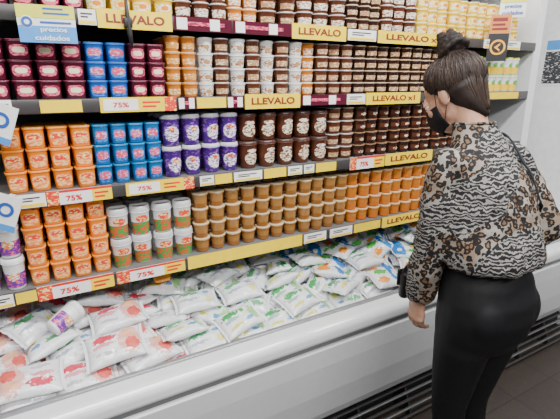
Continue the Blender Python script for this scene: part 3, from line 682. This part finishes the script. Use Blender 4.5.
# ------------------------------------------------------------------ tags on the rails
def tag(shelf, px0, px1, style, text, label, h=.042, dz=0):
    z = ZC[shelf] + dz; Y = YS - .0015
    x0, x1 = x_at(px0, Y, z), x_at(px1, Y, z); w = x1 - x0
    t = thing('price_tag', label, 'price tag', ((x0 + x1) / 2, Y, z), group='tags on the price rails')
    cm = {'yellow': 'yellow_tag', 'deal': 'yellow_tag', 'white': 'tag_white', 'red': 'tag_white', 'maroon': 'maroon'}[style]
    obj('card', G().box(-w/2, w/2, -.0015, .0015, -h/2, h/2).mesh('card', M[cm], False), t)
    if style == 'red':
        obj('red_band', G().box(-w/2, -w/2 + w*.18, -.0022, -.0014, -h*.5, h*.5).mesh('band', M['pr_red'], False), t)
        obj('red_line', G().box(-w*.32, w*.5, -.0022, -.0014, h*.34, h*.5).mesh('band', M['red'], False), t)
        obj('yellow_band', G().box(w*.18, w/2, -.0022, -.0014, -h*.5, h*.34).mesh('band', M['yellow_tag'], False), t)
        put_text(text, M['text_red'], t, w*.24, h*.38, -w*.10, -.0026, -h*.10)
        obj('print_lines', G().box(w*.22, w*.44, -.0030, -.0021, h*.02, h*.14).box(w*.22, w*.38, -.0030, -.0021, -h*.26, -h*.14).mesh('lines', M['text_red'], False), t)
    elif style == 'deal':
        obj('red_corner', G().box(w*.34, w/2, -.0022, -.0014, -h*.5, h*.5).mesh('band', M['pr_red'], False), t)
        obj('white_slip', G().box(-w*.46, -w*.02, -.0022, -.0014, -h*.38, h*.38).mesh('slip', M['tag_white'], False), t)
        put_text(text, M['text_red'], t, w*.20, h*.34, -w*.24, -.0028, 0)
        obj('print_lines', G().box(w*.04, w*.28, -.0022, -.0014, h*.08, h*.2).box(w*.04, w*.22, -.0022, -.0014, -h*.2, -h*.08).mesh('lines', M['text_red'], False), t)
    elif style == 'maroon':
        obj('name_strip', G().box(-w*.36, w*.36, -.0022, -.0014, -h*.12, h*.16).mesh('strip', M['pr_pink'], False), t)
        for s in (-.46, .1): obj('shelf_slip', G().box(w*s, w*s + min(.035, w*.3), -.003, -.0014, -h*.42, h*.42).mesh('slip', M['tag_white'], False), t)
    elif style == 'white':
        obj('yellow_line', G().box(-w*.44, w*.44, -.0022, -.0014, -h*.44, -h*.22).mesh('band', M['yellow_tag'], False), t)
        g = G()
        for q in range(2): g.box(-w*.36, w*(.3 - .25*q), -.0022, -.0014, h*(.16 - .2*q), h*(.26 - .2*q))
        obj('print_lines', g.mesh('lines', M['rail_dark'], False), t)
    elif text: put_text(text, M['text_dark'], t, w*.78, h*.46, 0, -.0026, h*.03)
    return t
tag('A', 78, 96, 'white', '', 'white tag left of the leftmost LLEVALO tag on top shelf rail')
tag('A', 97, 172, 'yellow', 'LLEVALO', 'yellow tag reading LLEVALO, first from left on the top shelf rail', h=.054)
tag('A', 174, 232, 'maroon', '', 'dark maroon brand strip left of another on the top shelf rail')
tag('A', 233, 291, 'maroon', '', 'dark maroon brand strip directly left of middle LLEVALO tag, top shelf')
tag('A', 292, 346, 'yellow', 'LLEVALO', 'yellow tag reading LLEVALO above the caramel cups, middle of top shelf rail', h=.054)
tag('A', 348, 376, 'white', '', 'white tag with yellow line between two LLEVALO tags on top shelf')
tag('A', 378, 446, 'yellow', 'LLEVALO x1', 'yellow tag reading LLEVALO x1 on the top shelf rail', h=.050)
tag('A', 484, 500, 'white', '', 'left one of two white tags at far right end of top shelf rail')
tag('A', 503, 520, 'white', '', 'right one of two white tags at far right end of top shelf rail')
tag('B', -2, 12, 'white', '', 'white tag cut by left photo edge on the second shelf rail')
tag('B', 40, 82, 'yellow', '', 'blank yellow tag under the maroon cups on the second shelf rail', h=.036)
tag('B', 100, 176, 'deal', '75%', 'mostly yellow tag with red 75% under blue cups, second shelf rail', h=.046)
tag('B', 178, 196, 'maroon', '', 'short maroon strip under caramel cups, second shelf rail')
tag('B', 197, 226, 'yellow', '', 'small blank yellow tag under the white and cocoa cups, second shelf rail', h=.036)
tag('B', 227, 244, 'maroon', '', 'short maroon strip just left of middle LLEVALO tag, second shelf rail')
tag('B', 245, 300, 'yellow', 'LLEVALO', 'yellow tag reading LLEVALO under the cocoa cups, second shelf rail', h=.054)
tag('B', 301, 346, 'maroon', '', 'maroon strip right of middle LLEVALO tag, second shelf rail')
tag('B', 347, 365, 'white', '', 'white tag left of the LLEVALO x1 tag, second shelf rail')
tag('B', 366, 420, 'yellow', 'LLEVALO x1', 'yellow tag reading LLEVALO x1 under dark chocolate cups, second shelf rail', h=.050)
tag('B', 486, 518, 'yellow', '', 'blank yellow tag under yellow and green cups, second shelf rail', h=.034)
tag('C', 16, 46, 'white', '', 'white tag with yellow line at left end of third shelf rail')
tag('C', 47, 112, 'red', '75%', 'red, white and yellow 75% tag under orange cups, third shelf rail', h=.046)
tag('C', 126, 194, 'deal', '75%', 'mostly yellow tag with red 75% under blue cups, third shelf rail', h=.044)
tag('C', 200, 214, 'white', '', 'white tag under left purple yogurt cups, third shelf rail', h=.036)
tag('C', 215, 232, 'yellow', '', 'blank yellow tag under purple yogurt cups, third shelf rail', h=.036)
tag('C', 234, 262, 'white', '', 'wide white tag where purple and chocolate cups meet, third shelf rail', h=.036)
tag('C', 264, 286, 'yellow', '', 'left one of two blank yellow tags under tall chocolate cups, third shelf', h=.038)
tag('C', 288, 302, 'white', '', 'left one of two narrow white tags under tall chocolate cups, third shelf', h=.036)
tag('C', 304, 314, 'white', '', 'right one of two narrow white tags under tall chocolate cups, third shelf', h=.036)
tag('C', 316, 336, 'yellow', '', 'right one of two blank yellow tags under tall chocolate cups, third shelf', h=.038)
tag('C', 350, 384, 'red', '75%', 'small red and white 75% tag under dark chocolate cups, third shelf rail', h=.056)
tag('C', 385, 432, 'yellow', 'LLEVALO', 'yellow tag reading LLEVALO beside the woman on the third shelf rail', h=.054)
tag('D', -4, 14, 'white', '', 'white tag cut by left photo edge on the lowest shelf rail')
tag('D', 16, 37, 'yellow', '', 'small blank yellow tag at left end of lowest shelf rail', h=.036)
tag('D', 38, 114, 'red', '75%', 'red, white and yellow 75% tag under orange cups, lowest shelf rail', h=.050)
tag('D', 117, 185, 'red', '75%', 'red, white and yellow 75% tag under tall white cups, lowest shelf rail', h=.046)
tag('D', 188, 302, 'yellow', '', 'long plain yellow strip under golden flan cups, lowest shelf rail', h=.050)
tag('D', 304, 326, 'white', '', 'left one of two white tags beside long yellow strip, lowest shelf rail')
tag('D', 330, 352, 'white', '', 'right one of two white tags beside long yellow strip, lowest shelf rail')
tag('D', 354, 380, 'yellow', '', 'short blank yellow tag just left of LLEVALO tag, lowest shelf rail', h=.040)
tag('D', 382, 424, 'yellow', 'LLEVALO', 'yellow tag reading LLEVALO beside the woman on the lowest shelf rail', h=.052)

# hanging promotion cards
def ring_mesh(r0, r1, m, y=-.003):
    g = G(); n = 28; v = []; f = []
    for j in range(n):
        a = 2*math.pi*j/n
        for r in (r0, r1): v.append((r*math.cos(a), y, r*math.sin(a)))
    for j in range(n): k = (j+1) % n; f.append((2*j, 2*j+1, 2*k+1, 2*k))
    return g.add(v, f).mesh('ring', m, fix=False)
x0 = x_at(16, 1.425, 1.77); x1 = x_at(75, 1.425, 1.77); w = x1 - x0
t = thing('promotion_card', 'yellow, white and blue card reading precios cuidados hanging on top shelf rail', 'sign', ((x0+x1)/2, 1.425, 1.757), (0,0,R(-4)))
obj('card', G().box(-w/2, w/2, 0, .002, -.052, .046).mesh('card', M['white_p'], False), t)
obj('blue_band', G().box(-w/2, w/2, -.001, 0, -.052, -.008).mesh('band', M['sky_blue'], False), t)
obj('yellow_band', G().box(-w/2, w/2, -.001, 0, .012, .046).mesh('band', M['lime'], False), t)
obj('print_lines', G().box(-w*.05, w*.40, -.0016, -.0008, .022, .027).box(-w*.05, w*.30, -.0016, -.0008, .034, .039).box(-w*.12, w*.42, -.0016, -.0008, -.001, .004).mesh('lines', M['text_blue'], False), t)
obj('emblem_disc', G().ell((0,-.001,0), (.016,.0008,.016)).mesh('disc', M['white_p']), t, (-w*.34, 0, .001))
obj('emblem', ring_mesh(.007, .0135, M['text_blue'], -.003), t, (-w*.34, 0, .001))
put_text('precios', M['white_p'], t, w*.46, .015, w*.10, -.002, -.019)
put_text('cuidados', M['white_p'], t, w*.60, .013, w*.06, -.002, -.039)
obj('clip', G().box(-.01, .01, .002, .027, -.01, .01).mesh('clip', M['clear_lid'], False), t)
for i, (px, z, lab) in enumerate(((0, 1.49, 'white tilted card with blue ring cut by left edge, below second shelf'), (5, 1.235, 'white tilted card with blue ring below the third shelf rail'))):
    x = x_at(px, 1.41, z)
    t = thing('promotion_card', lab, 'sign', (x, 1.41, z), (0, R(22), R(-18)))
    obj('card', G().box(-.036, .036, 0, .002, -.055, .055).mesh('card', M['tag_white'], False), t)
    obj('blue_band', G().box(-.036, .036, -.001, 0, -.055, -.035).mesh('band', M['sky_blue'], False), t)
    obj('emblem', ring_mesh(.013, .022, M['text_blue'], -.002), t, (0, 0, .01))
    obj('clip', G().box(-.008, .008, .002, .034, .03, .05).mesh('clip', M['clear_lid'], False), t)
x = x_at(500, 1.42, 1.85)
t = thing('shelf_wobbler', 'hanging sign, orange above a black panel with orange ringed arrow, far shelf end', 'sign', (x, 1.42, 1.815), (0,0,R(-45)))
obj('card', G().box(-.046, .046, 0, .002, -.115, .100).mesh('card', M['orange_sign'], False), t)
obj('black_panel', G().box(-.046, .046, -.001, 0, -.115, .014).mesh('panel', M['black'], False), t)
obj('emblem_ring', ring_mesh(.027, .036, M['ring_orange'], -.003), t, (0, 0, -.050))
obj('arrow', G().add([(-.017,-.004,-.050),(.010,-.004,-.030),(.010,-.004,-.040),(-.001,-.004,-.050),(.010,-.004,-.060),(.010,-.004,-.070)], [(0,3,2,1),(0,5,4,3)]).mesh('arrow', M['ring_orange'], False, False), t)
obj('text_band', G().box(-.036, .034, -.001, 0, .030, .040).box(-.036, .022, -.001, 0, .050, .060).box(-.036, .030, -.001, 0, .070, .086).mesh('band', M['text_dark'], False), t)
obj('clip', G().box(-.006, .006, .002, .03, -.04, -.02).mesh('clip', M['clear_lid'], False), t)
x = x_at(515, 1.42, 1.95)
t = thing('promotion_card', 'small yellow and white card reading precios cuidados above the far right shelf end', 'sign', (x, 1.43, 1.955), (0,0,R(-45)))
obj('card', G().box(-.060, .060, 0, .002, -.045, .060).mesh('card', M['white_p'], False), t)
obj('yellow_band', G().box(-.060, .060, -.001, 0, .022, .060).mesh('band', M['lime'], False), t)
put_text('precios', M['text_blue'], t, .075, .020, 0, -.002, .004)
put_text('cuidados', M['text_blue'], t, .095, .018, 0, -.002, -.024)
obj('clip', G().box(-.004, .004, .002, .006, -.17, -.03).mesh('clip', M['clear_lid'], False), t)
t = thing('wall_notice', 'dark notice with pale blue heading on the white wall at right', 'notice', (XW - .003, 1.59, 1.72))
obj('paper', G().box(0, .003, -.110, .090, -.14, .14).mesh('paper', M['white_p'], False), t)
obj('heading', G().box(-.001, 0, -.104, .084, .075, .132).mesh('head', M['sky_blue'], False), t)
obj('printed_panel', G().box(-.001, 0, -.104, .084, -.130, .065).mesh('pic', M['pr_notice'], False), t)
x = x_at(129, 1.42, 1.77)
t = thing('sign_clip', 'black plastic sign clip hanging from top shelf rail above blue cups', 'clip', (x, 1.44, 1.77))
obj('stem', G().limb([(0,0,.08),(0,-.005,.03),(.002,-.008,-.03),(.006,-.006,-.07)], [.004,.006,.008,.004]).mesh('stem', M['black']), t)
obj('jaw', G().box(-.012, .012, -.012, .008, -.012, .016, bev=.003).mesh('jaw', M['black']), t)

# ------------------------------------------------------------------ pouches
def bag_mesh(seed, m, L, W, T):
    nu, nv = 26, 18; v = []; f = []; idx = {}
    def P(i, j, s):
        u = -1 + 2*i/nu; w = -1 + 2*j/nv
        pr = (1 - abs(u)**3.2) ** .72 * (1 - abs(w)**2.6) ** .60 if abs(u) < 1 and abs(w) < 1 else 0
        nz = noise.noise(Vector((u*1.7 + seed*7, w*1.7, s))) * .008 + noise.noise(Vector((u*4.5 + seed*3, w*3.8, s*2))) * .005 + .004*math.sin(w*11 + seed)*abs(u)**4
        edge = 1 - .10 * (1 - u*u)
        lo = noise.noise(Vector((u*.8 + seed, w*.8 + seed*2, 5))) * .007
        return (u*L/2*(1 - .06*(1-w*w)), w*W/2*edge, s*T/2*pr + (nz*pr) + lo)
    for s in (1, -1):
        for i in range(nu+1):
            for j in range(nv+1):
                b = i in (0, nu) or j in (0, nv)
                if s == -1 and b: idx[(s,i,j)] = idx[(1,i,j)]; continue
                idx[(s,i,j)] = len(v); v.append(P(i, j, s))
        for i in range(nu):
            for j in range(nv):
                q = (idx[(s,i,j)], idx[(s,i+1,j)], idx[(s,i+1,j+1)], idx[(s,i,j+1)])
                f.append(q if s == 1 else q[::-1])
    g = G().add(v, f); pouch = g.mesh('pouch', m, fix=False)
    seals = []
    for i, sx in ((0, -1), (nu, 1)):
        vs = []; fs = []
        for j in range(nv+1):
            p = Vector(v[idx[(1,i,j)]]); vs += [p, p + Vector((sx*.009, 0, .002*math.sin(j*1.7)))]
        for j in range(nv): fs.append((2*j, 2*j+2, 2*j+3, 2*j+1))
        seals.append(G().add(vs, fs).mesh('seal', m, fix=False))
    return pouch, seals
BAGS = {k: [bag_mesh(i*3.7 + q*11.3, M[k], *SIZE[k]) for i in range(6)] for q, k in enumerate(('bag_fruit', 'bag_green', 'bag_pale', 'bag_blue'))}
PRN = {'bag_fruit': 'red fruit print', 'bag_green': 'green print', 'bag_pale': 'pale green lettering', 'bag_blue': 'blue and red print'}
RN = {0: ('bottom layer', ['front row', 'second row', 'third row', 'fourth row', 'back row']), 1: ('upper layer', ['front row', 'second row', 'third row', 'back row']), 2: ('topmost layer', ['front row', 'middle row', 'rear row'])}
for lay, ys in lay_rows:
    for r in range(len(ys)):
        sel = sorted((it for it in ITEMS if it['lay'] == lay and it['row'] == r and it['ok']), key=lambda q: q['M'].translation.x)
        for n, it in enumerate(sel, 1):
            k = it['kind']; me, seals = random.choice(BAGS[k])
            t = thing('milk_pouch', f'white milk pouch with {PRN[k]}, {ORD[n]} from left, {RN[lay][1][r]}, {RN[lay][0]}', 'milk pouch', it['M'].translation, it['M'].to_euler(), 'milk pouches heaped in the open well')
            obj('pouch', me, t)
            for s in seals: obj('seal', s, t)
def top_of(x, y):
    best = zdeck(y) + .05
    for it in ITEMS:
        p = it['M'].translation
        if it['ok'] and abs(p.x - x) < .085 and abs(p.y - y) < .065: best = max(best, p.z + .024)
    return best
xc = x_at(66, 1.42, .80)
place_cup('tall_purple', (xc - .04, 1.42, top_of(xc, 1.42) + .034), (R(-8), R(74), R(24)), 'white and purple yogurt cup fallen onto the fruit print pouches', None)
xc = x_at(165, 1.58, .84)
place_cup('orange', (xc, 1.58, min(.868, top_of(xc, 1.58) + .020)), (R(60), R(-10), R(-20)), 'orange square pudding cup fallen among the pouches below lowest shelf', None)

# ------------------------------------------------------------------ lights, world, camera
def area(name, loc, rot, sx, sy, power, col=(1,1,1)):
    l = bpy.data.lights.new(name, 'AREA'); l.shape = 'RECTANGLE'; l.size = sx; l.size_y = sy; l.energy = power; l.color = col
    o = bpy.data.objects.new(name, l); C.objects.link(o); o.location = loc; o.rotation_euler = rot
area('ceiling_light_near', (.9, .35, 2.92), (R(18), 0, 0), 3.2, .20, 98, (1,1,1))
area('fill_light_behind', (.4, -1.2, 2.92), (R(30), 0, 0), 3.2, .35, 94, (1,1,1))  # fill lamp added behind the camera to even out the illumination
area('case_canopy_light', (.9, 1.46, 2.10), (R(20), 0, 0), 3.0, .06, 6, (1,1,1))
w = bpy.data.worlds.new('World'); scene.world = w; w.use_nodes = True
w.node_tree.nodes['Background'].inputs[0].default_value = (.95,.97,1,1); w.node_tree.nodes['Background'].inputs[1].default_value = .26
cam = bpy.data.cameras.new('Camera'); cam.sensor_width = 36; cam.lens = F / 560 * 36; cam.clip_start = .02
co = bpy.data.objects.new('Camera', cam); C.objects.link(co); co.location = (0, 0, CAMZ); co.rotation_euler = (R(90) - PITCH, 0, -YAW)
scene.camera = co
